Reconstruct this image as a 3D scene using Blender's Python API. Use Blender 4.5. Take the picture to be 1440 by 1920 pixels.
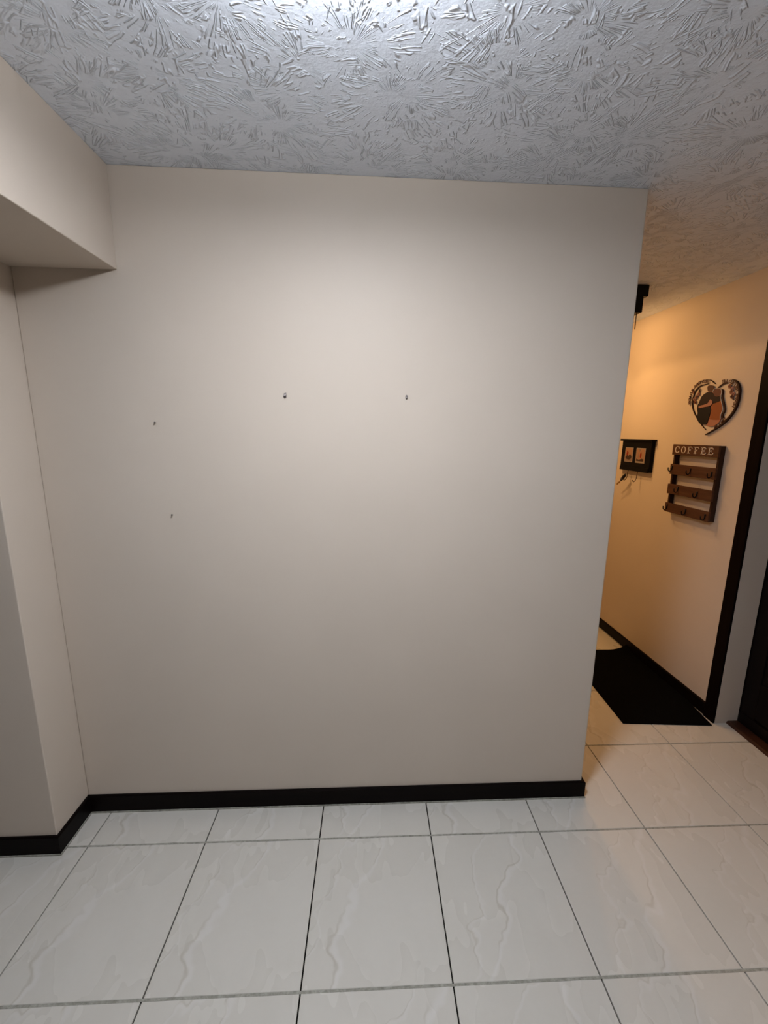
import bpy, bmesh, math, random
from mathutils import Vector, Matrix

random.seed(7)
scene = bpy.context.scene
for o in list(bpy.data.objects):
    bpy.data.objects.remove(o)

# ------------------------------------------------------------------ camera
F_PX, YAW, PITCH, ROLL = 880.64, -0.058635, -0.216521, -0.014120
CAM_H = 1.6032
cam_data = bpy.data.cameras.new('camera')
cam = bpy.data.objects.new('camera', cam_data)
scene.collection.objects.link(cam)
cam_data.sensor_fit = 'HORIZONTAL'
cam_data.sensor_width = 36.0
cam_data.lens = F_PX * 36.0 / 1440.0
cam_data.shift_x = -21.687 / 1440.0
cam_data.shift_y = 46.218 / 1440.0
cam_data.clip_start = 0.02
_m = (Matrix.Rotation(YAW, 3, 'Z') @ Matrix.Rotation(PITCH, 3, 'X') @ Matrix.Rotation(ROLL, 3, 'Y')
      @ Matrix(((1, 0, 0), (0, 0, -1), (0, 1, 0))))
cam.matrix_world = Matrix.Translation((0, 0, CAM_H)) @ _m.to_4x4()
scene.camera = cam

# ------------------------------------------------------------------ world, exposure
world = bpy.data.worlds.new('world')
scene.world = world
world.use_nodes = True
world.node_tree.nodes['Background'].inputs[0].default_value = (0.05, 0.05, 0.05, 1)
world.node_tree.nodes['Background'].inputs[1].default_value = 0.2
scene.view_settings.view_transform = 'Standard'
scene.view_settings.look = 'None'
scene.view_settings.gamma = 1.0
scene.view_settings.use_curve_mapping = False
scene.view_settings.exposure = 0.0

# light levels of the two lamps and the added hall light (used in their builders)
DOME_STRENGTH = 118.0
DOME_TOP = 98.0
DOME_COLOR = (0.93, 0.97, 1.03)
HALL_BULB, HALL_FILL = 470.0, 12.0
HALL_COLOR = (1.0, 0.545, 0.205)

# ------------------------------------------------------------------ room dimensions (metres)
H = 2.44
D = 1.788            # face of the back wall
XE = 0.9636          # free end of the back wall
XB, ZB = -0.8464, 2.1278   # bulkhead face and underside
XL, YP = -1.1918, 1.582    # return wall and the wall face left of it
XR, XJ, YK = 1.9872, 2.1196, 2.300   # right wall face, its thickness, door edge
BB_H, BB_T = 0.0815, 0.011
FAR, NEAR, LEFT = 4.75, -2.1, -3.3
DOOR_TOP, DOOR_NEAR = 2.035, 1.47

# ------------------------------------------------------------------ helpers
def link(name, bm, mat, parent=None, smooth=False, kind=None, bevel=0.0):
    me = bpy.data.meshes.new(name)
    bmesh.ops.recalc_face_normals(bm, faces=bm.faces)
    bm.to_mesh(me)
    bm.free()
    if smooth:
        for p in me.polygons:
            p.use_smooth = True
    me.materials.append(mat)
    o = bpy.data.objects.new(name, me)
    scene.collection.objects.link(o)
    if parent:
        o.parent = parent
    if kind:
        o['kind'] = kind
    if bevel:
        b = o.modifiers.new('bevel', 'BEVEL')
        b.width = bevel
        b.segments = 2
        b.limit_method = 'ANGLE'
    return o

def box(bm, x0, x1, y0, y1, z0, z1):
    vs = [bm.verts.new((x, y, z)) for x in (x0, x1) for y in (y0, y1) for z in (z0, z1)]
    for f in ((0, 1, 3, 2), (4, 6, 7, 5), (0, 4, 5, 1), (2, 3, 7, 6), (0, 2, 6, 4), (1, 5, 7, 3)):
        bm.faces.new([vs[i] for i in f])
    return vs

def boxes(*args):
    bm = bmesh.new()
    for a in args:
        box(bm, *a)
    return bm

def lathe(bm, prof, cx=0, cy=0, n=24, axis='Z', cz=0):
    """prof: list of (r, h) revolved about an axis through (cx, cy, cz)."""
    rings = []
    for r, h in prof:
        ring = []
        for k in range(n):
            a = 2 * math.pi * k / n
            p = (r * math.cos(a), r * math.sin(a), h)
            if axis == 'Y':
                p = (p[0], p[2], p[1])
            elif axis == 'X':
                p = (p[2], p[0], p[1])
            ring.append(bm.verts.new((cx + p[0], cy + p[1], cz + p[2])))
        rings.append(ring)
    for a, b in zip(rings, rings[1:]):
        for k in range(n):
            bm.faces.new((a[k], a[(k + 1) % n], b[(k + 1) % n], b[k]))
    for ring in (rings[0], rings[-1]):
        try:
            bm.faces.new(ring)
        except ValueError:
            pass

def tube(bm, pts, r, n=10, taper=None):
    pts = [Vector(p) for p in pts]
    rings = []
    prev = None
    for i, p in enumerate(pts):
        t = (pts[min(i + 1, len(pts) - 1)] - pts[max(i - 1, 0)]).normalized()
        if prev is None:
            u = t.orthogonal().normalized()
        else:
            u = (prev - t * prev.dot(t)).normalized()
        prev = u
        v = t.cross(u)
        rr = r if taper is None else r * taper[i]
        rings.append([bm.verts.new(p + (u * math.cos(2 * math.pi * k / n) + v * math.sin(2 * math.pi * k / n)) * rr)
                      for k in range(n)])
    for a, b in zip(rings, rings[1:]):
        for k in range(n):
            bm.faces.new((a[k], a[(k + 1) % n], b[(k + 1) % n], b[k]))
    bm.faces.new(rings[0])
    bm.faces.new(rings[-1])

def smooth_line(pts, sub=6):
    """Catmull-Rom through 2-D points."""
    out = []
    n = len(pts)
    for i in range(n - 1):
        p0, p1, p2, p3 = pts[max(i - 1, 0)], pts[i], pts[i + 1], pts[min(i + 2, n - 1)]
        for s in range(sub):
            t = s / sub
            out.append(tuple(0.5 * (2 * p1[k] + (p2[k] - p0[k]) * t + (2 * p0[k] - 5 * p1[k] + 4 * p2[k] - p3[k]) * t * t
                                    + (3 * p1[k] - p0[k] - 3 * p2[k] + p3[k]) * t ** 3) for k in (0, 1)))
    out.append(tuple(pts[-1]))
    return out

def wall_poly(bm, pts, x_front, thick):
    """closed outline of (y, z) points on the right wall, extruded towards the wall"""
    a = [bm.verts.new((x_front, y, z)) for y, z in pts]
    b = [bm.verts.new((x_front + thick, y, z)) for y, z in pts]
    bm.faces.new(a)
    bm.faces.new(b[::-1])
    n = len(pts)
    for i in range(n):
        bm.faces.new((a[i], b[i], b[(i + 1) % n], a[(i + 1) % n]))

def wall_strip(bm, pts, width, x_front, thick, taper=True):
    """band of given width following (y, z) points on the right wall"""
    n = len(pts)
    L, Rr = [], []
    for i, p in enumerate(pts):
        q0, q1 = pts[max(i - 1, 0)], pts[min(i + 1, n - 1)]
        ty, tz = q1[0] - q0[0], q1[1] - q0[1]
        l = math.hypot(ty, tz) or 1
        ny, nz = -tz / l, ty / l
        w = width / 2
        if taper:
            w *= min(1.0, 0.35 + 3.0 * min(i, n - 1 - i) / n)
        L.append((p[0] + ny * w, p[1] + nz * w))
        Rr.append((p[0] - ny * w, p[1] - nz * w))
    def row(q, x):
        return [bm.verts.new((x, y, z)) for y, z in q]
    lf, rf, lb, rb = row(L, x_front), row(Rr, x_front), row(L, x_front + thick), row(Rr, x_front + thick)
    for i in range(n - 1):
        bm.faces.new((lf[i], lf[i + 1], rf[i + 1], rf[i]))
        bm.faces.new((lb[i], rb[i], rb[i + 1], lb[i + 1]))
        bm.faces.new((lf[i], lb[i], lb[i + 1], lf[i + 1]))
        bm.faces.new((rf[i], rf[i + 1], rb[i + 1], rb[i]))
    bm.faces.new((lf[0], rf[0], rb[0], lb[0]))
    bm.faces.new((lf[-1], lb[-1], rb[-1], rf[-1]))

def thing(name, label, cat, loc=(0, 0, 0), group=None):
    o = bpy.data.objects.new(name, None)
    scene.collection.objects.link(o)
    o.location = loc
    o.empty_display_size = 0.05
    tag(o, label, cat, group)
    return o

def tag(o, label, cat, group=None):
    o['label'] = label
    o['category'] = cat
    if group:
        o['group'] = group
    return o

def rel(bm, loc):
    """express a mesh built in world space relative to its thing's base"""
    bmesh.ops.translate(bm, verts=bm.verts, vec=-Vector(loc))
    return bm

# ------------------------------------------------------------------ materials
def new_mat(name, color, rough=0.6, spec=0.4, metal=0.0):
    m = bpy.data.materials.new(name)
    m.use_nodes = True
    b = m.node_tree.nodes['Principled BSDF']
    b.inputs['Base Color'].default_value = (*color, 1)
    b.inputs['Roughness'].default_value = rough
    b.inputs['Specular IOR Level'].default_value = spec
    b.inputs['Metallic'].default_value = metal
    return m

class N:
    """short-hand for building node trees"""
    def __init__(s, m):
        s.t = m.node_tree
        s.b = s.t.nodes['Principled BSDF']
    def add(s, typ, **kw):
        n = s.t.nodes.new(typ)
        for k, v in kw.items():
            setattr(n, k, v)
        return n
    def l(s, a, b):
        s.t.links.new(a, b)
    def math(s, op, a, b=None, c=None):
        n = s.add('ShaderNodeMath', operation=op)
        for i, v in enumerate((a, b, c)):
            if v is None:
                continue
            if isinstance(v, (int, float)):
                n.inputs[i].default_value = v
            else:
                s.l(v, n.inputs[i])
        return n.outputs[0]
    def vmath(s, op, a, b=None, scale=None):
        n = s.add('ShaderNodeVectorMath', operation=op)
        for i, v in enumerate((a, b)):
            if v is None:
                continue
            if isinstance(v, tuple):
                n.inputs[i].default_value = v
            else:
                s.l(v, n.inputs[i])
        if scale is not None:
            if isinstance(scale, (int, float)):
                n.inputs['Scale'].default_value = scale
            else:
                s.l(scale, n.inputs['Scale'])
        return n.outputs['Value'] if op in ('LENGTH', 'DOT_PRODUCT', 'DISTANCE') else n.outputs[0]
    def noise(s, vec, scale, detail=2.0, rough=0.5, dist=0.0):
        n = s.add('ShaderNodeTexNoise')
        s.l(vec, n.inputs['Vector'])
        n.inputs['Scale'].default_value = scale
        n.inputs['Detail'].default_value = detail
        n.inputs['Roughness'].default_value = rough
        n.inputs['Distortion'].default_value = dist
        return n.outputs['Fac']
    def ramp(s, fac, stops):
        n = s.add('ShaderNodeValToRGB')
        s.l(fac, n.inputs[0])
        e = n.color_ramp.elements
        while len(e) < len(stops):
            e.new(0.5)
        for el, (p, c) in zip(e, stops):
            el.position = p
            el.color = (*c, 1) if len(c) == 3 else c
        return n.outputs[0]
    def smooth(s, v, lo, hi, a=0.0, b=1.0):
        n = s.add('ShaderNodeMapRange', interpolation_type='SMOOTHSTEP')
        s.l(v, n.inputs[0])
        for i, q in enumerate((lo, hi, a, b)):
            n.inputs[i + 1].default_value = q
        return n.outputs[0]
    def bump(s, h, strength, dist):
        n = s.add('ShaderNodeBump')
        s.l(h, n.inputs['Height'])
        n.inputs['Strength'].default_value = strength
        n.inputs['Distance'].default_value = dist
        s.l(n.outputs[0], s.b.inputs['Normal'])
        return n

def wall_paint():
    m = new_mat('wall_paint', (0.60, 0.555, 0.50), 0.48, 0.15)
    n = N(m)
    co = n.add('ShaderNodeTexCoord').outputs['Object']
    a = n.noise(co, 3.0, 2)
    c = n.ramp(a, [(0.3, WALL_A), (0.7, WALL_B)])
    n.l(c, n.b.inputs['Base Color'])
    # roller stipple
    h = n.noise(co, 420.0, 2, 0.6)
    n.bump(h, 0.12, 0.0012)
    return m
WALL_A, WALL_B = (0.585, 0.507, 0.428), (0.603, 0.523, 0.442)

def ceiling_plaster():
    """stomp-brush plaster: fans of short raised ridges radiating from scattered centres"""
    m = new_mat('ceiling_plaster', (0.765, 0.82, 0.915), 0.75, 0.25)
    n = N(m)
    co = n.add('ShaderNodeTexCoord').outputs['Object']
    def layer(scale, off, wobble, ang_k, rad_k):
        p = n.vmath('ADD', co, off)
        sep = n.add('ShaderNodeSeparateXYZ')
        n.l(p, sep.inputs[0])
        flat = n.add('ShaderNodeCombineXYZ')
        n.l(sep.outputs[0], flat.inputs[0])
        n.l(sep.outputs[1], flat.inputs[1])
        v = n.add('ShaderNodeTexVoronoi', voronoi_dimensions='2D', feature='F1')
        v.inputs['Scale'].default_value = scale
        v.inputs['Randomness'].default_value = 0.85
        n.l(flat.outputs[0], v.inputs['Vector'])
        d = n.vmath('SUBTRACT', flat.outputs[0], v.outputs['Position'])
        # the strokes bend a little
        wob = n.add('ShaderNodeTexNoise')
        wob.inputs['Scale'].default_value = 9.0
        n.l(flat.outputs[0], wob.inputs['Vector'])
        wv = n.vmath('SCALE', n.vmath('SUBTRACT', wob.outputs['Color'], (0.5, 0.5, 0.5)), scale=wobble)
        d = n.vmath('MULTIPLY', n.vmath('ADD', d, wv), (1, 1, 0))
        r = n.vmath('LENGTH', d)
        u = n.vmath('SCALE', n.vmath('NORMALIZE', d), scale=ang_k)
        s2 = n.add('ShaderNodeSeparateXYZ')
        n.l(u, s2.inputs[0])
        key = n.add('ShaderNodeCombineXYZ')
        n.l(s2.outputs[0], key.inputs[0])
        n.l(s2.outputs[1], key.inputs[1])
        n.l(n.math('MULTIPLY', r, rad_k), key.inputs[2])
        k2 = n.vmath('ADD', key.outputs[0], n.vmath('SCALE', v.outputs['Color'], scale=40.0))
        f = n.noise(k2, 1.0, 1.0, 0.4)
        ridge = n.math('ABSOLUTE', n.math('SUBTRACT', f, 0.52))
        ridge = n.smooth(ridge, 0.0, 0.085, 1.0, 0.0)
        keep = n.noise(n.vmath('ADD', co, (off[1], off[0], 3.0)), 22.0, 2, 0.6)
        keep = n.smooth(keep, 0.49, 0.57)
        edge = n.smooth(r, 0.015, 0.05)
        return n.math('MULTIPLY', n.math('MULTIPLY', ridge, keep), edge)
    a = layer(4.2, (0.3, 0.1, 0.0), 0.012, 9.0, 9.0)
    b = layer(3.6, (7.7, 3.9, 0.0), 0.016, 10.0, 11.0)
    h = n.math('MAXIMUM', a, b)
    soft = n.noise(co, 35.0, 3, 0.6)
    fine = n.noise(co, 160.0, 2, 0.5)
    h = n.math('ADD', h, n.math('ADD', n.math('MULTIPLY', soft, 0.5), n.math('MULTIPLY', fine, 0.18)))
    n.bump(h, 0.8, CEIL_BUMP)
    return m
CEIL_BUMP = 0.0052

def marble_tile():
    m = new_mat('marble_tile', (0.6, 0.58, 0.54), 0.28, 0.5)
    n = N(m)
    co = n.add('ShaderNodeTexCoord').outputs['Object']
    info = n.add('ShaderNodeObjectInfo')
    # three prints of the same tile, as a printed porcelain has
    k = n.math('FLOOR', n.math('MULTIPLY', info.outputs['Random'], 3.0))
    sh = n.add('ShaderNodeCombineXYZ')
    n.l(n.math('MULTIPLY', k, 3.7), sh.inputs[0])
    n.l(n.math('MULTIPLY', k, 1.9), sh.inputs[1])
    p = n.vmath('ADD', co, sh.outputs[0])
    mp = n.add('ShaderNodeMapping')
    mp.inputs['Rotation'].default_value = (0, 0, math.radians(-28))
    mp.inputs['Scale'].default_value = (1.0, 0.42, 1.0)
    n.l(p, mp.inputs[0])
    q = mp.outputs[0]
    cloud = n.noise(q, 4.5, 3, 0.5, 0.0)
    fine = n.noise(p, 40.0, 4, 0.65)
    # long veins running up the tile, leaning a little
    sx = n.add('ShaderNodeSeparateXYZ')
    n.l(co, sx.inputs[0])
    wig = n.noise(p, 4.5, 3, 0.5)
    wig2 = n.noise(n.vmath('ADD', p, (9, 4, 1)), 5.5, 3, 0.5)
    u = n.math('SUBTRACT', sx.outputs[0], n.math('MULTIPLY', sx.outputs[1], 0.38))
    u = n.math('ADD', u, n.math('MULTIPLY', n.math('SUBTRACT', k, 1.0), 0.07))
    d1 = n.math('ADD', n.math('SUBTRACT', u, 0.13), n.math('MULTIPLY', n.math('SUBTRACT', wig, 0.5), 0.26))
    d2 = n.math('ADD', n.math('SUBTRACT', u, 0.02), n.math('MULTIPLY', n.math('SUBTRACT', wig2, 0.5), 0.30))
    patch = n.smooth(n.noise(p, 6.0, 2, 0.5), 0.40, 0.58)
    def band(d, c, w):
        return n.smooth(n.math('ABSOLUTE', n.math('SUBTRACT', d, c)), 0.0, w, 1.0, 0.0)
    light = n.math('MAXIMUM', band(d1, 0.006, 0.016), n.math('MULTIPLY', band(d2, 0.004, 0.012), 0.7))
    dark = n.math('MULTIPLY', n.math('MAXIMUM', band(d1, -0.006, 0.007), n.math('MULTIPLY', band(d2, -0.005, 0.005), 0.8)), patch)
    tone = n.math('ADD', n.math('MULTIPLY', cloud, 0.75), n.math('MULTIPLY', fine, 0.25))
    base = n.ramp(tone, [(0.28, TILE_A), (0.72, TILE_B)])
    mx = n.add('ShaderNodeMix', data_type='RGBA')
    n.l(n.math('MULTIPLY', light, 0.42), mx.inputs[0])
    n.l(base, mx.inputs[6])
    mx.inputs[7].default_value = (0.70, 0.68, 0.66, 1)
    m2 = n.add('ShaderNodeMix', data_type='RGBA')
    n.l(n.math('MULTIPLY', dark, 0.42), m2.inputs[0])
    n.l(mx.outputs[2], m2.inputs[6])
    m2.inputs[7].default_value = (0.38, 0.34, 0.27, 1)
    n.l(m2.outputs[2], n.b.inputs['Base Color'])
    n.l(n.smooth(cloud, 0.2, 0.8, 0.22, 0.32), n.b.inputs['Roughness'])
    return m
TILE_A, TILE_B = (0.590, 0.566, 0.515), (0.635, 0.610, 0.560)

def wood(name, c0, c1, rough=0.5, axis='Y', scale=1.0, spec=0.3):
    m = new_mat(name, c1, rough, spec)
    n = N(m)
    co = n.add('ShaderNodeTexCoord').outputs['Object']
    mp = n.add('ShaderNodeMapping')
    s = {'X': (1.5, 24, 24), 'Y': (24, 1.5, 24), 'Z': (24, 24, 1.5)}[axis]
    mp.inputs['Scale'].default_value = tuple(v * scale for v in s)
    n.l(co, mp.inputs[0])
    f = n.noise(mp.outputs[0], 2.0, 5, 0.65, 0.6)
    n.l(n.ramp(f, [(0.3, c0), (0.7, c1)]), n.b.inputs['Base Color'])
    n.bump(f, 0.25, 0.0008)
    return m

def grout_mat():
    m = new_mat('grout', (0.3, 0.29, 0.25), 0.9, 0.2)
    n = N(m)
    co = n.add('ShaderNodeTexCoord').outputs['Object']
    f = n.noise(co, 60.0, 4, 0.7)
    n.l(n.ramp(f, [(0.3, (0.20, 0.195, 0.165)), (0.7, (0.42, 0.41, 0.36))]), n.b.inputs['Base Color'])
    n.bump(f, 0.8, 0.002)
    return m

def mat_fibre():
    m = new_mat('black_rubber_mat', (0.003, 0.003, 0.0032), 0.9, 0.03)
    n = N(m)
    co = n.add('ShaderNodeTexCoord').outputs['Object']
    f = n.noise(co, 260.0, 2, 0.6)
    n.l(n.ramp(f, [(0.3, (0.0018, 0.0018, 0.002)), (0.8, (0.0045, 0.0043, 0.0043))]), n.b.inputs['Base Color'])
    n.bump(f, 0.6, 0.003)
    return m

def emitter(name, color, strength):
    m = bpy.data.materials.new(name)
    m.use_nodes = True
    t = m.node_tree
    t.nodes.clear()
    e = t.nodes.new('ShaderNodeEmission')
    e.inputs[0].default_value = (*color, 1)
    e.inputs[1].default_value = strength
    o = t.nodes.new('ShaderNodeOutputMaterial')
    t.links.new(e.outputs[0], o.inputs[0])
    return m

M_WALL = wall_paint()
M_CEIL = ceiling_plaster()
M_TILE = marble_tile()
M_GROUT = grout_mat()
M_JOINT = new_mat('open_joint', (0.006, 0.0055, 0.0045), 0.95, 0.1)
M_BASE = wood('espresso_wood', (0.0022, 0.0013, 0.0012), (0.0055, 0.0030, 0.0024), 0.45, 'X', 1.0, 0.07)
M_CASE = wood('espresso_casing', (0.0028, 0.0015, 0.0013), (0.0065, 0.0032, 0.0025), 0.5, 'Z', 1.0, 0.03)
M_SILL = wood('brown_sill', (0.030, 0.010, 0.005), (0.060, 0.021, 0.010), 0.45, 'Y')
M_DOOR = wood('dark_door', (0.0025, 0.0016, 0.0016), (0.006, 0.0035, 0.003), 0.4, 'Z', 1.0, 0.12)
M_RACK = wood('walnut_stained_board', (0.050, 0.021, 0.011), (0.092, 0.040, 0.020), 0.6, 'Y', 1.0, 0.15)
M_RACKZ = wood('walnut_shaded_side', (0.022, 0.010, 0.006), (0.045, 0.020, 0.011), 0.6, 'Z', 1.0, 0.1)  # same stain as the boards, darkened to carry the shade on the sides
M_UNSEEN_DARK = wood('dark_unseen_walls', (0.11, 0.075, 0.05), (0.18, 0.13, 0.09), 0.55, 'Z', 0.4)  # for the unseen walls, made dark to lower the bounce light
M_LETTER = new_mat('white_lettering', (0.55, 0.49, 0.46), 0.6, 0.3)
M_BLACK = new_mat('black_metal', (0.0035, 0.0035, 0.004), 0.4, 0.15)
M_BLACKW = wood('black_board', (0.0022, 0.0022, 0.0028), (0.005, 0.0045, 0.0052), 0.5, 'Y', 1.0, 0.08)
M_BRONZE = new_mat('bronze_metal', (0.055, 0.026, 0.013), 0.5, 0.3, 0.3)
M_BRASS = new_mat('brass_key', (0.42, 0.27, 0.08), 0.35, 0.5, 0.9)
M_WHITE = new_mat('white_metal', (0.8, 0.8, 0.8), 0.4, 0.5)
M_STEEL = new_mat('grey_steel', (0.25, 0.22, 0.21), 0.4, 0.5, 0.7)
M_DOME = emitter('dome_glow', DOME_COLOR, DOME_STRENGTH)
M_DOMETOP = emitter('dome_top_glow', DOME_COLOR, DOME_TOP)
M_FILL_LENS = emitter('fill_lens_glow', (1.0, 0.66, 0.32), 8.0)  # glowing face of the added hall light
M_BULB_LIT = emitter('lit_bulb_glow', HALL_COLOR, HALL_BULB)
def plain(name, c, r=0.6):
    return new_mat(name, c, r, 0.12)
M_HLINE = plain('dark_cut_wood', (0.030, 0.012, 0.007))
M_HPALE = plain('pale_wood', (0.60, 0.52, 0.46))
M_HLET = plain('brown_letters', (0.10, 0.045, 0.03))
M_HAIR1 = plain('dark_hair', (0.085, 0.045, 0.032))
M_HAIR2 = plain('auburn_hair', (0.12, 0.055, 0.045))
M_SUIT = plain('black_suit', (0.022, 0.014, 0.014))
M_SUIT2 = plain('black_trousers', (0.010, 0.009, 0.010))
M_SKIN = plain('painted_skin', (0.33, 0.165, 0.12))
M_DRESS = plain('rust_dress', (0.235, 0.080, 0.030))
M_SKIRT = plain('salmon_hem', (0.34, 0.155, 0.10))
M_FLOW = plain('rose_brown', (0.20, 0.09, 0.06))
M_FLOW2 = plain('mauve_rose', (0.30, 0.16, 0.13))
M_PAPER = plain('aged_print_paper', (0.30, 0.17, 0.11))
M_PRIM = plain('grey_print_border', (0.26, 0.22, 0.20))
M_PDARK = plain('dark_print_ink', (0.045, 0.028, 0.022))
M_PRED = plain('red_print_ink', (0.20, 0.025, 0.015))
M_PGREY = plain('grey_print_ink', (0.20, 0.16, 0.14))

# ------------------------------------------------------------------ the setting
def struct(name, bm, mat, bevel=0.0, **kw):
    return link(name, bm, mat, kind='structure', bevel=bevel, **kw)

struct('wall_back', boxes((XL, XE, D, D + 0.12, 0.0, H)), M_WALL, 0.004)
struct('wall_left', boxes((LEFT, XL, YP, D + 0.12, 0.0, H)), M_WALL, 0.003)
struct('wall_side', boxes((LEFT - 0.12, LEFT, NEAR, D + 0.12, 0.0, H)), M_UNSEEN_DARK)
struct('wall_front', boxes((LEFT - 0.12, XJ, NEAR - 0.12, NEAR, 0.0, H)), M_UNSEEN_DARK)
bm = boxes((XR, XJ, YK, FAR, 0.0, H), (XR, XJ, NEAR, DOOR_NEAR, 0.0, H),
           (XR, XJ, DOOR_NEAR, YK, DOOR_TOP, H))
struct('wall_right', bm, M_WALL)
struct('wall_far', boxes((0.35, XJ, FAR, FAR + 0.12, 0.0, H)), M_WALL)
struct('wall_hall', boxes((0.23, 0.35, D + 0.12, FAR, 0.0, H)), M_WALL)
bulk = struct('trim_1', boxes((LEFT, XB, NEAR, D, ZB, H)), M_WALL, 0.003)
bulk['label'] = 'painted drop bulkhead along the upper left of the room'
struct('ceiling', boxes((LEFT - 0.12, XJ, NEAR - 0.12, FAR + 0.12, H, H + 0.1)), M_CEIL)

# floor: dark bed, grout strips, every tile its own piece
TX, TW, TY, TD, TR = -1.10007, 0.4520, 1.60746, 0.53461, 0.00326
floor = struct('floor', boxes((LEFT - 0.12, XJ + 0.9, NEAR - 0.12, FAR + 0.12, -0.06, -0.009)), M_JOINT)
GX, GY = 0.0044, 0.0080
tb = bmesh.new()
box(tb, GX / 2, TW - GX / 2, GY / 2, TD - GY / 2, -0.009, 0.0)
bmesh.ops.bevel(tb, geom=[e for e in tb.edges if all(v.co.z > -0.001 for v in e.verts)], offset=0.0012, segments=1,
                affect='EDGES')
tile0 = link('tile', tb, M_TILE, floor)
def t_at(i, j):
    return (TX + i * TW + TR * j * TD, TY + j * TD - TR * i * TW)
first = True
for j in range(-7, 6):
    for i in range(-5, 7):
        x, y = t_at(i, j)
        if i < -1 and j >= 1:
            continue                       # solid wall stands there
        if first:
            t, first = tile0, False
        else:
            t = tile0.copy()
            scene.collection.objects.link(t)
            t.parent = floor
        t.location = (x, y, random.uniform(-0.0004, 0.0))
        t.rotation_euler = (0, 0, -TR)
for j in range(-6, 6):
    x0, y0 = t_at(-5, j)
    x1, y1 = t_at(7, j)
    bm = bmesh.new()
    nseg = 90
    rows = []
    for k in range(nseg + 1):
        x = x0 + (x1 - x0) * k / nseg
        y = y0 + (y1 - y0) * k / nseg
        z = -0.0014 + random.uniform(-0.0005, 0.0006)
        rows.append([bm.verts.new((x, y - GY / 2, z)), bm.verts.new((x, y, z - 0.0003)), bm.verts.new((x, y + GY / 2, z))])
    for a, b in zip(rows, rows[1:]):
        bm.faces.new((a[0], b[0], b[1], a[1]))
        bm.faces.new((a[1], b[1], b[2], a[2]))
    link('grout_line', bm, M_GROUT, floor)

# baseboards with a grout bead along their foot
def baseboard(name, pts, side):
    """pts: polyline on the floor along the wall face; side = +1/-1 which side the board thickens to"""
    n = len(pts)
    offs = []
    for t_, tag_ in ((BB_T, 0), (BB_T + 0.004, 1)):
        out = []
        for i, p in enumerate(pts):
            ns = []
            for a, b in ((i - 1, i), (i, i + 1)):
                if 0 <= a and b < n:
                    dx, dy = pts[b][0] - pts[a][0], pts[b][1] - pts[a][1]
                    l = math.hypot(dx, dy)
                    ns.append((-dy / l * side, dx / l * side))
            if len(ns) == 2 and abs(ns[0][0] * ns[1][0] + ns[0][1] * ns[1][1]) < 0.5:
                o = (ns[0][0] + ns[1][0], ns[0][1] + ns[1][1])
            else:
                o = ns[0]
            out.append((p[0] + o[0] * t_, p[1] + o[1] * t_))
        offs.append(out)
    def prism(poly_out, z0, z1, cham):
        bm = bmesh.new()
        secs = []
        for p, q in zip(pts, poly_out):
            m_ = (p[0] + (q[0] - p[0]) * (1 - cham), p[1] + (q[1] - p[1]) * (1 - cham))
            secs.append([bm.verts.new((p[0], p[1], z0)), bm.verts.new((q[0], q[1], z0)),
                         bm.verts.new((q[0], q[1], z1 - 0.005 * (cham > 0))), bm.verts.new((m_[0], m_[1], z1)),
                         bm.verts.new((p[0], p[1], z1))])
        for a, b in zip(secs, secs[1:]):
            for k in range(5):
                bm.faces.new((a[k], a[(k + 1) % 5], b[(k + 1) % 5], b[k]))
        bm.faces.new(secs[0])
        bm.faces.new(secs[-1])
        return bm
    o = struct(name, prism(offs[0], 0.0045, BB_H, 0.35), M_BASE)
    link('grout_bead', prism(offs[1], -0.001, 0.0055, 0.0), M_GROUT, o)
    return o

baseboard('baseboard_back', [(XL, D), (XE + 0.004, D), (XE + 0.004, D + 0.12)], -1)
baseboard('baseboard_left', [(LEFT, YP), (XL, YP), (XL, D - BB_T)], -1)
baseboard('baseboard_right', [(XR, YK + 0.08), (XR, FAR)], 1)
baseboard('baseboard_front', [(XR, NEAR + 0.02), (XR, DOOR_NEAR - 0.08)], 1)
baseboard('baseboard_far', [(0.35, FAR), (XR - BB_T, FAR)], -1)
baseboard('baseboard_hall', [(0.35, D + 0.13), (0.35, FAR - BB_T)], -1)

# doorway in the right wall: dark casing, dark door, brown sill
bm = boxes((XR - 0.013, XR, YK, YK + 0.08, 0.0, DOOR_TOP + 0.08),
           (XR - 0.013, XR, DOOR_NEAR - 0.08, DOOR_NEAR, 0.0, DOOR_TOP + 0.08),
           (XR - 0.013, XR, DOOR_NEAR, YK, DOOR_TOP, DOOR_TOP + 0.08))
struct('trim_2', bm, M_CASE, 0.003)
DX = XJ + 0.012
door = struct('door_1', boxes((DX, DX + 0.035, DOOR_NEAR - 0.01, YK + 0.01, 0.014, DOOR_TOP + 0.01)), M_DOOR)
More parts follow.
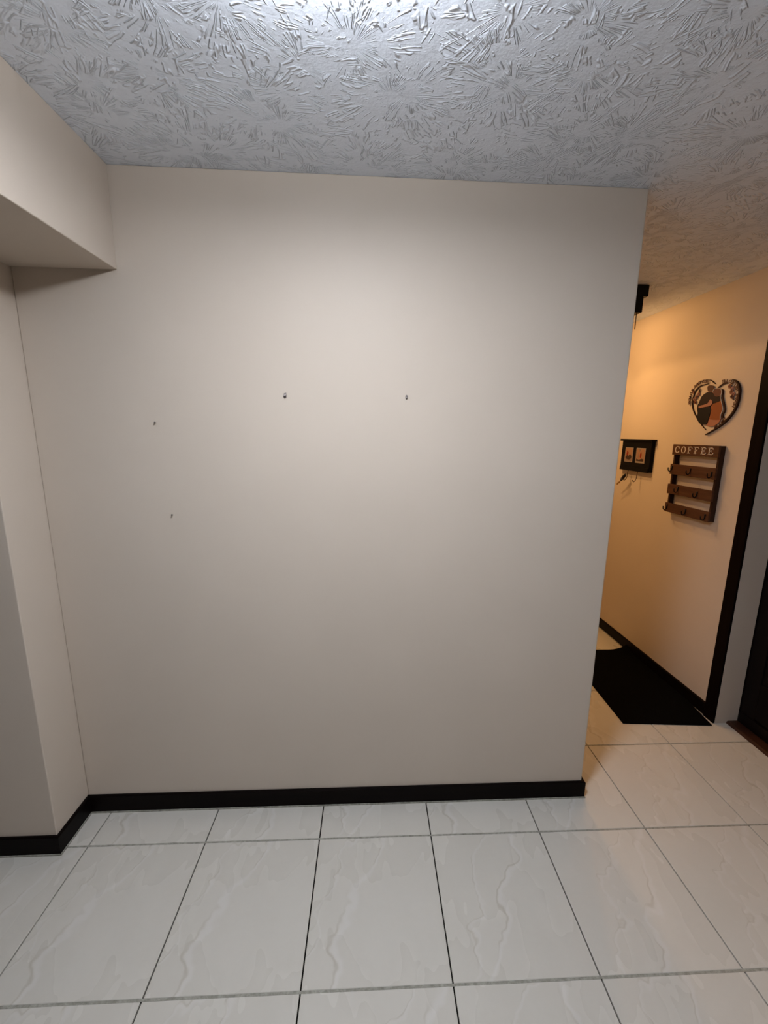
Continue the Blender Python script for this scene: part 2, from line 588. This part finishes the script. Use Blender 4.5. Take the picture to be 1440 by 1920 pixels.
# stiles, rails and moulded panels stand proud of the slab
def dpart(name, b, mat=M_DOOR, bev=0.003):
    return link(name, b, mat, door, bevel=bev)
FX = DX - 0.007
dpart('stile', boxes((FX, DX, YK - 0.10, YK + 0.0, 0.014, DOOR_TOP)))
dpart('stile', boxes((FX, DX, DOOR_NEAR, DOOR_NEAR + 0.10, 0.014, DOOR_TOP)))
dpart('stile', boxes((FX + 0.0015, DX, 1.84, 1.93, 0.28, DOOR_TOP - 0.1)))
for z0, z1 in ((0.09, 0.30), (0.92, 1.05), (1.58, 1.68), (DOOR_TOP - 0.12, DOOR_TOP)):
    dpart('rail', boxes((FX, DX, DOOR_NEAR + 0.10, YK - 0.10, z0, z1)))
for z0, z1 in ((0.33, 0.89), (1.08, 1.55), (1.71, DOOR_TOP - 0.15)):
    for y0, y1 in ((DOOR_NEAR + 0.13, 1.81), (1.96, YK - 0.13)):
        dpart('door_panel', boxes((FX + 0.001, DX, y0, y1, z0, z1)), bev=0.005)
dpart('kick_strip', boxes((FX - 0.006, DX, DOOR_NEAR, YK, 0.016, 0.08)))
k = bmesh.new()
lathe(k, [(0.026, 0.0), (0.026, -0.006), (0.009, -0.010), (0.009, -0.032), (0.024, -0.040), (0.028, -0.052), (0.020, -0.064), (0.0, -0.068)],
      cx=FX, cy=1.54, cz=0.98, axis='X', n=20)
link('door_knob', k, M_BRONZE, door, smooth=True)
bm = bmesh.new()
prof = [(2.056, 0.0), (2.058, 0.012), (2.066, 0.015), (2.20, 0.015), (2.20, -0.01), (2.056, -0.01)]
a = [bm.verts.new((x, DOOR_NEAR, z)) for x, z in prof]
b = [bm.verts.new((x, YK, z)) for x, z in prof]
for i_ in range(len(prof)):
    bm.faces.new((a[i_], a[(i_ + 1) % 6], b[(i_ + 1) % 6], b[i_]))
bm.faces.new(a)
bm.faces.new(b)
struct('trim_3', bm, M_SILL)
struct('wall_closet', boxes((2.19, 2.25, DOOR_NEAR - 0.1, YK + 0.1, 0.0, H)), M_DOOR)

# ------------------------------------------------------------------ ceiling lamps and an added hall light
lx, ly = -0.06, 0.765
lamp = thing('ceiling_lamp', 'white round dome ceiling lamp glowing in front of the blank wall', 'lamp', (lx, ly, H))
b = bmesh.new()
lathe(b, [(0.0, 0.0), (0.06, 0.0), (0.062, -0.014), (0.010, -0.020), (0.010, -0.082), (0.055, -0.086), (0.055, -0.090), (0.0, -0.090)], n=32)
link('lamp_base', b, M_WHITE, lamp, smooth=False)
b = bmesh.new()
lathe(b, [(0.058, -0.088), (0.140, -0.084), (0.150, -0.090)], n=40)
link('glass_top', b, M_DOMETOP, lamp, smooth=True)
b = bmesh.new()
lathe(b, [(0.150, -0.090), (0.150, -0.096), (0.140, -0.104), (0.09, -0.110), (0.002, -0.112)], n=40)
link('lamp_shade', b, M_DOME, lamp, smooth=True)

hx, hy = 1.45, 3.46
lamp = thing('ceiling_light', 'black ceiling light with warm bulb in the hallway behind the blank wall', 'lamp', (hx, hy, H))
b = boxes((1.31, 1.577, 2.80, 4.02, 2.378, H))
link('ceiling_plate', rel(b, (hx, hy, H)), M_BLACK, lamp, bevel=0.004)
b = boxes((1.345, 1.552, 2.802, 4.00, 2.293, 2.378))
link('lamp_housing', rel(b, (hx, hy, H)), M_BLACK, lamp, bevel=0.004)
for yy in (2.806, 3.99):
    for xx in (1.36, 1.5215):
        b = bmesh.new()
        tube(b, [(xx, yy, 2.296), (xx, yy, 2.205)], 0.0025, 8)
        link('guard_rod', rel(b, (hx, hy, H)), M_BRONZE, lamp)
b = bmesh.new()
lathe(b, [(0.0, 2.293), (0.022, 2.293), (0.022, 2.284), (0.017, 2.280), (0.0, 2.280)], hx, hy, 16)
link('socket', rel(b, (hx, hy, H)), M_BLACK, lamp)
b = bmesh.new()
lathe(b, [(0.013, 2.281), (0.026, 2.272), (0.034, 2.258), (0.030, 2.244), (0.014, 2.236), (0.001, 2.234)], hx, hy, 20)
link('bulb', rel(b, (hx, hy, H)), M_BULB_LIT, lamp, smooth=True)
def make_fill(name, kind, loc, watts, size):
    ld = bpy.data.lights.new(name, kind)
    ld.energy = watts
    ld.color = HALL_COLOR
    if kind == 'AREA':
        ld.shape = 'DISK'
        ld.size = size
    else:
        ld.shadow_soft_size = size
    lo = bpy.data.objects.new(name, ld)
    scene.collection.objects.link(lo)
    lo.location = loc
    return lo
h2x, h2y = 0.98, 3.35  # unseen light, added so the lower hallway is bright enough
lamp = thing('added_hall_light', 'added warm hallway downlight hidden behind the blank wall', 'lamp', (h2x, h2y, H))
b = bmesh.new()
lathe(b, [(0.0, 0.0), (0.095, 0.0), (0.095, -0.012), (0.075, -0.020), (0.070, -0.014), (0.0, -0.014)], n=32)
link('trim_ring', b, M_WHITE, lamp)
b = bmesh.new()
lathe(b, [(0.070, -0.0145), (0.068, -0.0165), (0.0, -0.0165)], n=32)
link('lens', b, M_FILL_LENS, lamp)
make_fill('fill', 'AREA', (h2x, h2y, H - 0.022), HALL_FILL, 0.13)

# ------------------------------------------------------------------ nails left in the blank wall
def nail(x, z, kind, label):
    t = thing('wall_nail', label, 'nail', (x, D, z), 'nails left in the blank wall')
    if kind == 'anchor':            # picture nail with its little bent hook plate
        b = bmesh.new()
        a = [b.verts.new(p) for p in ((-0.004, -0.0006, 0.009), (0.004, -0.0006, 0.011), (0.0045, -0.0006, -0.006), (-0.001, -0.0006, -0.010), (-0.007, -0.0006, -0.004))]
        c = [b.verts.new((v.co.x, -0.0022, v.co.z)) for v in a]
        b.faces.new(a); b.faces.new(c)
        for q in range(5):
            b.faces.new((a[q], a[(q + 1) % 5], c[(q + 1) % 5], c[q]))
        link('hook_plate', b, M_STEEL, t)
        b = bmesh.new()
        tube(b, [(0.001, 0.004, -0.001), (0.001, -0.010, 0.002)], 0.0016, 8)
        link('shank', b, M_STEEL, t)
        b = bmesh.new()
        tube(b, [(0.001, -0.010, 0.002), (0.001, -0.0115, 0.0023)], 0.0036, 10)
        link('head', b, M_STEEL, t)
    elif kind == 'plug':
        b = bmesh.new()
        lathe(b, [(0.0055, 0.002), (0.0055, -0.002), (0.0040, -0.0035), (0.0018, -0.0035), (0.0016, -0.0010), (0.0, -0.0010)], axis='Y', n=14)
        bmesh.ops.scale(b, vec=(0.8, 1, 1.5), verts=b.verts)
        link('plug_collar', b, M_STEEL, t)
        b = bmesh.new()
        tube(b, [(0, 0.004, -0.003), (0, -0.007, -0.002)], 0.0020, 8)
        link('shank', b, M_STEEL, t)
    else:
        b = bmesh.new()
        tube(b, [(0, 0.004, 0), (0, -0.008, 0.001)], 0.0012, 8)
        link('shank', b, M_STEEL, t)
        b = bmesh.new()
        tube(b, [(0, -0.008, 0.001), (0, -0.0092, 0.0012)], 0.0032, 10)
        link('head', b, M_STEEL, t)
nail(-0.302, 1.730, 'anchor', 'larger grey picture nail with bent plate, upper middle of the blank wall')
nail(0.138, 1.733, 'plug', 'grey oval wall plug, rightmost of the marks on the blank wall')
nail(-0.767, 1.628, 'small', 'small nail at the left of the blank wall, upper of the two')
nail(-0.736, 1.292, 'small', 'small nail low at the left of the blank wall, lowest of the four')

# ------------------------------------------------------------------ coffee cup rack on the right wall
RX = 1.945
rk = thing('coffee_mug_rack', 'brown wooden wall rack lettered COFFEE with eight black cup hooks', 'rack', (XR, 2.755, 1.127))
RO = (XR, 2.755, 1.127)
Y0, Y1 = 2.551, 2.958
for y0, y1 in ((Y0 + 0.003, Y0 + 0.019), (Y1 - 0.019, Y1 - 0.003)):
    link('side_board', rel(boxes((RX + 0.012, XR - 0.001, y0, y1, 1.129, 1.559)), RO), M_RACKZ, rk, bevel=0.001)
slats = [(1.495, 1.560), (1.371, 1.436), (1.246, 1.309), (1.128, 1.187)]
objs = []
for z0, z1 in slats:
    objs.append(link('board', rel(boxes((RX, RX + 0.012, Y0, Y1, z0, z1)), RO), M_RACK, rk, bevel=0.0015))
def hook(y, z, parent, ro, x0=RX, s=1.0, mat=None):
    b = bmesh.new()
    pts = [(x0 - 0.002, y, z + 0.014 * s), (x0 - 0.003, y, z - 0.004 * s)]
    for k in range(9):
        a = math.pi + k / 8 * math.pi * 1.05
        pts.append((x0 - 0.014 * s - 0.011 * s * math.cos(a) * 1.0, y, z - 0.006 * s + 0.013 * s * math.sin(a)))
    pts.append((x0 - 0.026 * s, y, z + 0.004 * s))
    tube(b, pts, 0.0030 * s, 8)
    tube(b, [(x0 - 0.004, y, z + 0.010 * s), (x0 + 0.0, y, z + 0.010 * s)], 0.0055 * s, 10)
    return link('cup_hook' if parent is rk else 'key_hook', rel(b, ro), mat or M_BLACK, parent, smooth=True)
for y, z in ((2.936, 1.410), (2.760, 1.404), (2.578, 1.400), (2.850, 1.284), (2.672, 1.276), (2.934, 1.160), (2.750, 1.158), (2.578, 1.156)):
    hook(y, z, rk, RO, s=1.05)
# slab-serif letters
def slab_letter(bm, ch, y_left, z_bot, w, h, x):
    """letter with reading direction towards -y"""
    s = h * 0.13
    def bar(u0, u1, v0, v1):
        box(bm, x - 0.0012, x + 0.0002, y_left - u1 * w, y_left - u0 * w, z_bot + v0 * h, z_bot + v1 * h)
    sh, sv = 0.13, 0.18
    if ch in 'FE':
        bar(0.12, 0.12 + sv, 0, 1)
        bar(0.0, 0.95, 1 - sh * .8, 1)
        bar(0.82, 0.95, 0.74, 1)
        bar(0.12, 0.62, 0.47, 0.47 + sh * .8)
        bar(0.55, 0.64, 0.36, 0.66)
        if ch == 'E':
            bar(0.0, 1.0, 0, sh * .8)
            bar(0.87, 1.0, 0, 0.27)
        else:
            bar(0.0, 0.48, 0, sh * .8)
    else:
        a0, a1 = (0, 2 * math.pi) if ch == 'O' else (math.radians(38), math.radians(322))
        n_ = 28
        prev = None
        for k in range(n_ + 1):
            a = a0 + (a1 - a0) * k / n_
            thick = 0.10 + 0.08 * abs(math.cos(a))
            ring = []
            for rr in (0.5, 0.5 - thick):
                u = 0.5 + rr * math.cos(a)
                v = 0.5 + (rr if rr == 0.5 else 0.5 - thick * 0.8) * math.sin(a)
                for xx in (x - 0.0012, x + 0.0002):
                    ring.append(bm.verts.new((xx, y_left - u * w, z_bot + v * h)))
            if prev:
                p, q = prev, ring
                bm.faces.new((p[0], q[0], q[2], p[2]))
                bm.faces.new((p[0], p[1], q[1], q[0]))
                bm.faces.new((p[2], q[2], q[3], p[3]))
            prev = ring
        if ch == 'C':
            bar(0.83, 0.95, 0.62, 0.98)
            bar(0.85, 0.95, 0.04, 0.26)
bm = bmesh.new()
lw, gap = 0.043, 0.0165
for k, ch in enumerate('COFFEE'):
    slab_letter(bm, ch, 2.931 - k * (lw + gap), 1.5075, lw, 0.041, RX)
link('lettering', rel(bm, RO), M_LETTER, rk)

# ------------------------------------------------------------------ black key rack
PO = (XR, 3.405, 1.355)
kr = thing('key_rack', 'black wall-mounted key rack with two small pictures, left of the coffee rack', 'rack', PO)
link('back_board', rel(boxes((1.960, XR - 0.001, 3.213, 3.597, 1.357, 1.576)), PO), M_BLACKW, kr, bevel=0.002)
link('top_ledge', rel(boxes((1.946, XR - 0.001, 3.200, 3.610, 1.572, 1.586)), PO), M_BLACKW, kr, bevel=0.002)
link('bottom_rail', rel(boxes((1.954, 1.962, 3.216, 3.594, 1.355, 1.385)), PO), M_BLACKW, kr, bevel=0.002)
for n_, (y0, y1) in enumerate(((3.432, 3.541), (3.272, 3.391))):
    pf = link('picture', rel(boxes((1.9560, 1.960, y0, y1, 1.416, 1.524)), PO), M_PRIM, kr, bevel=0.0015)
    pf['label'] = ('small grey-edged print of dark shapes' if n_ == 0 else 'small tan print with a red figure')
    px = 1.9556
    link('print_sheet', rel(boxes((px - 0.0002, 1.957, y0 + 0.008, y1 - 0.008, 1.424 if n_ == 0 else 1.43, 1.519)), PO), M_PAPER, pf)
    yc = (y0 + y1) / 2
    b = bmesh.new()
    if n_ == 0:
        wall_poly(b, [(yc + 0.035, 1.425), (yc + 0.040, 1.452), (yc + 0.020, 1.470), (yc + 0.004, 1.460), (yc - 0.018, 1.475), (yc - 0.040, 1.462), (yc - 0.041, 1.428), (yc, 1.436)], px - 0.0010, 0.0008)
        link('print_shape', rel(b, PO), M_PDARK, pf)
        b = bmesh.new()
        wall_poly(b, [(yc + 0.032, 1.470), (yc + 0.024, 1.500), (yc + 0.004, 1.488), (yc + 0.012, 1.465)], px - 0.0010, 0.0008)
        link('print_shape', rel(b, PO), M_PRED, pf)
        b = bmesh.new()
        wall_poly(b, [(yc + 0.040, 1.425), (yc + 0.036, 1.440), (yc - 0.010, 1.433), (yc - 0.041, 1.444), (yc - 0.041, 1.425)], px - 0.0014, 0.0005)
        link('print_shape', rel(b, PO), M_PGREY, pf)
    else:
        wall_poly(b, [(yc - 0.004, 1.492), (yc + 0.004, 1.480), (yc + 0.003, 1.458), (yc - 0.012, 1.452), (yc - 0.015, 1.478), (yc - 0.010, 1.494)], px - 0.0010, 0.0008)
        link('print_shape', rel(b, PO), M_PRED, pf)
        b = bmesh.new()
        wall_poly(b, [(yc + 0.045, 1.430), (yc + 0.045, 1.446), (yc + 0.010, 1.440), (yc - 0.020, 1.449), (yc - 0.045, 1.446), (yc - 0.045, 1.430)], px - 0.0010, 0.0008)
        link('print_shape', rel(b, PO), M_PDARK, pf)
        b = bmesh.new()
        wall_poly(b, [(yc + 0.028, 1.519), (yc + 0.012, 1.498), (yc - 0.002, 1.519)], px - 0.0010, 0.0008)
        wall_poly(b, [(yc + 0.030, 1.455), (yc + 0.024, 1.492), (yc + 0.018, 1.455)], px - 0.0010, 0.0008)
        link('print_shape', rel(b, PO), M_PGREY, pf)
def key_hook(y):
    b = bmesh.new()
    tube(b, [(1.957, y, 1.357), (1.955, y, 1.335), (1.953, y, 1.305), (1.947, y + 0.001, 1.288), (1.938, y + 0.002, 1.280), (1.929, y + 0.002, 1.285), (1.925, y + 0.002, 1.294)], 0.0026, 8)
    link('key_hook', rel(b, PO), M_BRONZE, kr, smooth=True)
for y in (3.342, 3.470):
    key_hook(y)
# keys hanging from the far hook
KO = (1.930, 3.474, 1.284)
ks = thing('key_bunch', 'black key fob with a brass key hanging under the black key rack', 'keys', KO)
b = bmesh.new()
tube(b, [(1.936, 3.474 + 0.012 * math.cos(a * math.pi / 8), 1.290 + 0.012 * math.sin(a * math.pi / 8)) for a in range(17)], 0.0014, 6)
link('ring', rel(b, KO), M_STEEL, ks, smooth=True)
b = bmesh.new()
tube(b, [(1.932, 3.448, 1.326), (1.930, 3.462, 1.315), (1.929, 3.480, 1.300), (1.929, 3.500, 1.284), (1.930, 3.512, 1.272)], 0.0135, 14, [0.55, 1.0, 1.1, 0.95, 0.4])
bmesh.ops.scale(b, vec=(0.45, 1, 1), verts=b.verts, space=Matrix.Translation((-1.930, 0, 0)))
link('fob', rel(b, KO), M_BLACK, ks, smooth=True)
b = bmesh.new()
tube(b, [(1.922, 3.484, 1.308), (1.922, 3.487, 1.280)], 0.0016, 8)
link('fob_stripe', rel(b, KO), M_STEEL, ks)
b = bmesh.new()
wall_poly(b, [(3.514, 1.270), (3.524, 1.272), (3.532, 1.262), (3.545, 1.262), (3.566, 1.243), (3.564, 1.236), (3.556, 1.240), (3.551, 1.236), (3.538, 1.250), (3.526, 1.250), (3.518, 1.258)], 1.930, 0.002)
link('key_blade', rel(b, KO), M_BRASS, ks)

# ------------------------------------------------------------------ heart plaque
HO = (XR, 2.73, 1.621)
hp = thing('heart_plaque', 'cut-out heart wall plaque with a couple seen from behind and curved lettering', 'plaque', HO)
HXF = 1.981
# outlines on the right wall, (y, z) in metres
HT = {
 'L0': [(2.7664, 1.9338), (2.7418, 1.9243), (2.7111, 1.9047)],
 'L1': [(2.7668, 1.9124), (2.7967, 1.9101), (2.8312, 1.9054), (2.858, 1.8929), (2.8768, 1.8734), (2.8836, 1.8512), (2.8876, 1.827), (2.885, 1.8023), (2.8704, 1.7709), (2.8476, 1.7423), (2.8155, 1.7123), (2.7872, 1.6874), (2.7604, 1.6674), (2.7302, 1.6468)],
 'R0': [(2.6898, 1.8772), (2.6772, 1.8845), (2.6592, 1.8941), (2.6388, 1.8999), (2.6137, 1.9007)],
 'R1': [(2.577, 1.9149), (2.5588, 1.9081), (2.5395, 1.8955), (2.5241, 1.8767), (2.5138, 1.8532), (2.511, 1.829), (2.5115, 1.8024), (2.5178, 1.7732), (2.5291, 1.7494), (2.5477, 1.7241), (2.5762, 1.6973), (2.6033, 1.6782), (2.628, 1.6634), (2.6726, 1.6415), (2.7234, 1.62)],
 'BL': [(2.9074, 1.7912), (2.9163, 1.8227), (2.9139, 1.8595), (2.8977, 1.8934), (2.8708, 1.9196), (2.833, 1.9337), (2.7984, 1.9374), (2.7664, 1.9338)],
 'BR': [(2.6593, 1.9125), (2.6332, 1.9186), (2.6065, 1.9199), (2.577, 1.9149)],
 'TL': [(2.9059, 1.802), (2.9104, 1.8439), (2.9014, 1.8785), (2.8789, 1.9038), (2.8441, 1.923), (2.8052, 1.9285), (2.7698, 1.9257)],
 'TR': [(2.654, 1.9097), (2.62, 1.9118), (2.5792, 1.8994), (2.548, 1.8763), (2.5311, 1.8493), (2.5263, 1.8195), (2.5332, 1.793), (2.543, 1.7705)],
 'TB': [(2.6568, 1.6603), (2.6189, 1.677), (2.5832, 1.7114)],
 'head1': [(2.7649, 1.8847), (2.7654, 1.8963), (2.7557, 1.9012), (2.7387, 1.9011), (2.7206, 1.8951), (2.712, 1.8843), (2.7123, 1.8729), (2.7181, 1.8648), (2.7392, 1.8651), (2.7572, 1.8695)],
 'neck': [(2.7551, 1.8693), (2.7184, 1.8663), (2.7112, 1.8528), (2.7556, 1.8621)],
 'suit': [(2.7561, 1.8645), (2.7785, 1.8581), (2.8002, 1.8465), (2.8137, 1.8266), (2.8224, 1.8047), (2.8309, 1.7917), (2.829, 1.7689), (2.8187, 1.7473), (2.8195, 1.72), (2.8032, 1.6984), (2.7822, 1.6852), (2.7498, 1.6798), (2.7263, 1.6818), (2.7207, 1.7053), (2.7135, 1.7344), (2.7179, 1.7695), (2.7189, 1.7928), (2.6905, 1.7969), (2.6632, 1.8032), (2.641, 1.8123), (2.6434, 1.8265), (2.6646, 1.828), (2.6863, 1.8338), (2.7036, 1.8465), (2.7256, 1.8611)],
 'suitlow': [(2.8241, 1.7717), (2.7186, 1.7725), (2.7135, 1.7344), (2.7207, 1.7053), (2.7263, 1.6818), (2.7498, 1.6798), (2.7822, 1.6852), (2.8032, 1.6984), (2.8195, 1.72), (2.8178, 1.7473)],
 'arm': [(2.8157, 1.7848), (2.7967, 1.7907), (2.7665, 1.7941), (2.7418, 1.8), (2.7336, 1.8111), (2.7229, 1.8206), (2.7057, 1.8093), (2.7046, 1.7949), (2.7252, 1.783), (2.7634, 1.78), (2.7893, 1.7775), (2.8106, 1.7765)],
 'head2': [(2.7068, 1.8553), (2.7075, 1.8696), (2.6958, 1.8766), (2.6755, 1.8768), (2.6557, 1.8694), (2.6457, 1.8546), (2.6471, 1.8393), (2.6595, 1.8324), (2.6799, 1.8327), (2.6968, 1.8403)],
 'dress': [(2.7036, 1.8), (2.6747, 1.8003), (2.6398, 1.8066), (2.6308, 1.7878), (2.6233, 1.7649), (2.6255, 1.7424), (2.6184, 1.7139), (2.6368, 1.7031), (2.7042, 1.7078), (2.7147, 1.7168), (2.7101, 1.7342), (2.7158, 1.7752)],
 'skirt': [(2.7165, 1.7096), (2.7042, 1.7078), (2.6368, 1.7031), (2.6184, 1.7139), (2.6336, 1.6887), (2.6627, 1.672), (2.695, 1.6666), (2.7311, 1.6745), (2.7232, 1.6877)],
 'veil': [(2.6547, 1.8735), (2.6392, 1.8666), (2.6343, 1.8495), (2.6337, 1.8327), (2.6161, 1.7981), (2.6007, 1.7638), (2.6002, 1.7442), (2.6086, 1.7291), (2.6049, 1.7121), (2.6156, 1.7124), (2.6189, 1.7309), (2.6088, 1.7474), (2.6106, 1.7642), (2.6248, 1.793), (2.6413, 1.8277), (2.6423, 1.8502)],
 'veilw': [(2.7125, 1.8586), (2.7103, 1.8713), (2.6961, 1.8778), (2.6759, 1.8788), (2.6545, 1.873), (2.6434, 1.8586), (2.6428, 1.8418), (2.6445, 1.8279), (2.6309, 1.799), (2.6145, 1.7644), (2.6175, 1.7421), (2.6231, 1.7282), (2.6202, 1.7097)],
 "FL": [(2.8392, 1.8599), (2.8538, 1.8429), (2.8699, 1.8319), (2.8587, 1.813), (2.8877, 1.8697), (2.887, 1.8453)] ,
 "FR": [(2.5942, 1.8819), (2.5718, 1.8663), (2.5758, 1.8503), (2.5581, 1.838), (2.5645, 1.8249), (2.595, 1.8683)] 
}
def hstrip(name, key, w, mat, x=HXF, th=0.005, taper=True):
    b = bmesh.new()
    wall_strip(b, smooth_line(HT[key]), w, x, th, taper)
    return link(name, rel(b, HO), mat, hp)
def hpoly(name, key, mat, x, th=0.003, smooth=True):
    b = bmesh.new()
    pts = HT[key]
    if smooth:
        pts = smooth_line(pts + [pts[0]], 3)[:-1]
    wall_poly(b, pts, x, th)
    return link(name, rel(b, HO), mat, hp)
hstrip('backing_band', 'BL', 0.0030, M_HPALE, 1.9835, 0.003)
hstrip('backing_band', 'TR', 0.020, M_HPALE, 1.9835, 0.003)
hstrip('heart_outline', 'L0', 0.0045, M_HLINE)
hstrip('heart_outline', 'L1', 0.0065, M_HLINE)
hstrip('heart_outline', 'R0', 0.0080, M_HLINE)
hstrip('heart_outline', 'R1', 0.0100, M_HLINE, 1.974, 0.012)
hpoly('dress_hem', 'skirt', M_SKIRT, 1.9800)
hpoly('dress', 'dress', M_DRESS, 1.9792)
hpoly('suit', 'suit', M_SUIT, 1.9780)
hpoly('trousers', 'suitlow', M_SUIT2, 1.9772)
hpoly('neck', 'neck', M_SKIN, 1.9795)
hpoly('short_hair', 'head1', M_HAIR1, 1.9775)
hpoly('auburn_hair', 'head2', M_HAIR2, 1.9765)
hpoly('arm', 'arm', M_SKIN, 1.9755)
hpoly('veil_edge', 'veil', M_HLINE, 1.9790, 0.005)
hstrip('veil_trim', 'veilw', 0.0022, M_HPALE, 1.9745, 0.004, False)

# flowers on both lobes
def rosette(y, z, r, mat, x=1.9790):
    b = bmesh.new()
    npet = 6
    for k in range(npet):
        a = 2 * math.pi * k / npet
        cy, cz = y + 0.62 * r * math.cos(a), z + 0.62 * r * math.sin(a)
        pts = [(cy + 0.45 * r * math.cos(t * math.pi / 4), cz + 0.45 * r * math.sin(t * math.pi / 4)) for t in range(8)]
        wall_poly(b, pts, x + 0.0006 * (k % 2), 0.003)
    lathe(b, [(0.35 * r, 0.0), (0.35 * r, -0.0025), (0.15 * r, -0.004), (0.0, -0.004)], cx=x, cy=y, cz=z, axis='X', n=10)
    link('flower', rel(b, HO), mat, hp)
def leaf(y, z, ang, ln, mat=M_HLINE):
    b = bmesh.new()
    ca, sa = math.cos(ang), math.sin(ang)
    pts = []
    for u, v in ((0, 0), (0.3, 0.16), (0.65, 0.15), (1, 0), (0.65, -0.15), (0.3, -0.16)):
        pts.append((y + ln * (u * ca - v * sa), z + ln * (u * sa + v * ca)))
    wall_poly(b, pts, 1.9800, 0.003)
    link('leaf', rel(b, HO), mat, hp)
for k, (y, z) in enumerate(HT['FL'][:4]):
    rosette(y, z, 0.0105, (M_FLOW2, M_FLOW, M_FLOW2, M_FLOW)[k])
leaf(2.842, 1.858, 1.9, 0.034)
leaf(2.856, 1.838, 1.9, 0.030)
leaf(2.870, 1.824, 2.3, -0.024)
leaf(2.882, 1.860, 1.1, 0.028, M_FLOW)
for k, (y, z) in enumerate(HT['FR'][:5]):
    rosette(y, z, 0.0115, (M_FLOW, M_FLOW2, M_FLOW, M_FLOW2, M_HLET)[k])
leaf(2.600, 1.870, 2.4, 0.026)
leaf(2.566, 1.826, 0.9, -0.028, M_HLET)
leaf(2.582, 1.846, 2.6, 0.026, M_FLOW)

def text_along(name, text, pts, size, mat, x=1.9795, th=0.0022, start=0.0, end=1.0):
    """letters set one by one along a (y, z) line; the line runs in reading order"""
    pts = smooth_line(pts, 12)
    acc = [0.0]
    for a, b in zip(pts, pts[1:]):
        acc.append(acc[-1] + math.hypot(b[0] - a[0], b[1] - a[1]))
    total = acc[-1]
    bm = bmesh.new()
    n_ = len(text)
    for i, ch in enumerate(text):
        if ch == ' ':
            continue
        d = total * (start + (end - start) * (i + 0.5) / n_)
        k = max(j for j in range(len(acc)) if acc[j] <= d)
        k = min(k, len(pts) - 2)
        f = (d - acc[k]) / max(acc[k + 1] - acc[k], 1e-9)
        y = pts[k][0] + (pts[k + 1][0] - pts[k][0]) * f
        z = pts[k][1] + (pts[k + 1][1] - pts[k][1]) * f
        k0, k1 = max(k - 3, 0), min(k + 4, len(pts) - 1)
        ty, tz = pts[k1][0] - pts[k0][0], pts[k1][1] - pts[k0][1]
        l = math.hypot(ty, tz)
        ty, tz = ty / l, tz / l
        cu = bpy.data.curves.new('glyph', 'FONT')
        cu.body = ch
        cu.size = size
        cu.align_x = 'CENTER'
        cu.align_y = 'CENTER'
        cu.extrude = th / 2
        cu.resolution_u = 2
        cu.offset = size * 0.012
        ob = bpy.data.objects.new('glyph', cu)
        me = bpy.data.meshes.new_from_object(ob)
        # reading direction (glyph x) = (ty, tz); glyph up = towards the left of reading as seen from the room
        up = (tz, -ty)
        mw = Matrix(((0, 0, -1, x), (ty, up[0], 0, y), (tz, up[1], 0, z), (0, 0, 0, 1)))
        me.transform(mw)
        bm.from_mesh(me)
        bpy.data.objects.remove(ob)
        bpy.data.curves.remove(cu)
        bpy.data.meshes.remove(me)
    return link(name, rel(bm, HO), mat, hp)
text_along('lettering', 'FROM OUR FIRST KISS', HT['TL'], 0.026, M_HLET)
text_along('lettering', 'TILL OUR LAST BREATH', HT['TR'], 0.026, M_HLET, x=1.9785)
text_along('lettering', 'MR & MRS', HT['TB'], 0.026, M_HLET, x=1.9785)

# ------------------------------------------------------------------ floor mat
def build_mat():
    A, B, C, Dd = (1.453, 2.315), (1.955, 2.277), (1.9755, 3.235), (1.492, 3.240)
    nu, nv = 24, 40
    bm = bmesh.new()
    top, bot = [], []
    for j in range(nv + 1):
        v = j / nv
        rt, rb = [], []
        for i in range(nu + 1):
            u = i / nu
            # right edge swings out quickly, then follows the baseboard
            rx = B[0] + (C[0] - B[0]) * min(1.0, v * 4.0)
            lx_ = A[0] + (Dd[0] - A[0]) * v
            x = lx_ + (rx - lx_) * u
            y = (A[1] + (B[1] - A[1]) * u) * (1 - v) + (Dd[1] + (C[1] - Dd[1]) * u) * v
            lift = 0.034 * max(0.0, (u - 0.72) / 0.28) ** 2 * max(0.0, (v - 0.86) / 0.14) ** 2
            lift += 0.0065 * max(0.0, (u - 0.92) / 0.08) * min(1.0, v * 4.0)      # rides up on the grout bead
            edge = min(u, 1 - u) * nu, min(v, 1 - v) * nv
            th = 0.007 if min(edge) >= 1 else 0.0045
            rt.append(bm.verts.new((x, y, 0.0008 + th + lift)))
            rb.append(bm.verts.new((x, y, 0.0008 + lift)))
        top.append(rt)
        bot.append(rb)
    for j in range(nv):
        for i in range(nu):
            bm.faces.new((top[j][i], top[j][i + 1], top[j + 1][i + 1], top[j + 1][i]))
            bm.faces.new((bot[j][i], bot[j + 1][i], bot[j + 1][i + 1], bot[j][i + 1]))
    for j in range(nv):
        bm.faces.new((top[j][0], top[j + 1][0], bot[j + 1][0], bot[j][0]))
        bm.faces.new((top[j][-1], bot[j][-1], bot[j + 1][-1], top[j + 1][-1]))
    for i in range(nu):
        bm.faces.new((top[0][i], bot[0][i], bot[0][i + 1], top[0][i + 1]))
        bm.faces.new((top[-1][i], top[-1][i + 1], bot[-1][i + 1], bot[-1][i]))
    return bm
tag(link('floor_mat', build_mat(), mat_fibre(), smooth=False),
    'black rectangular door mat on the hallway tiles with one corner curled', 'mat')
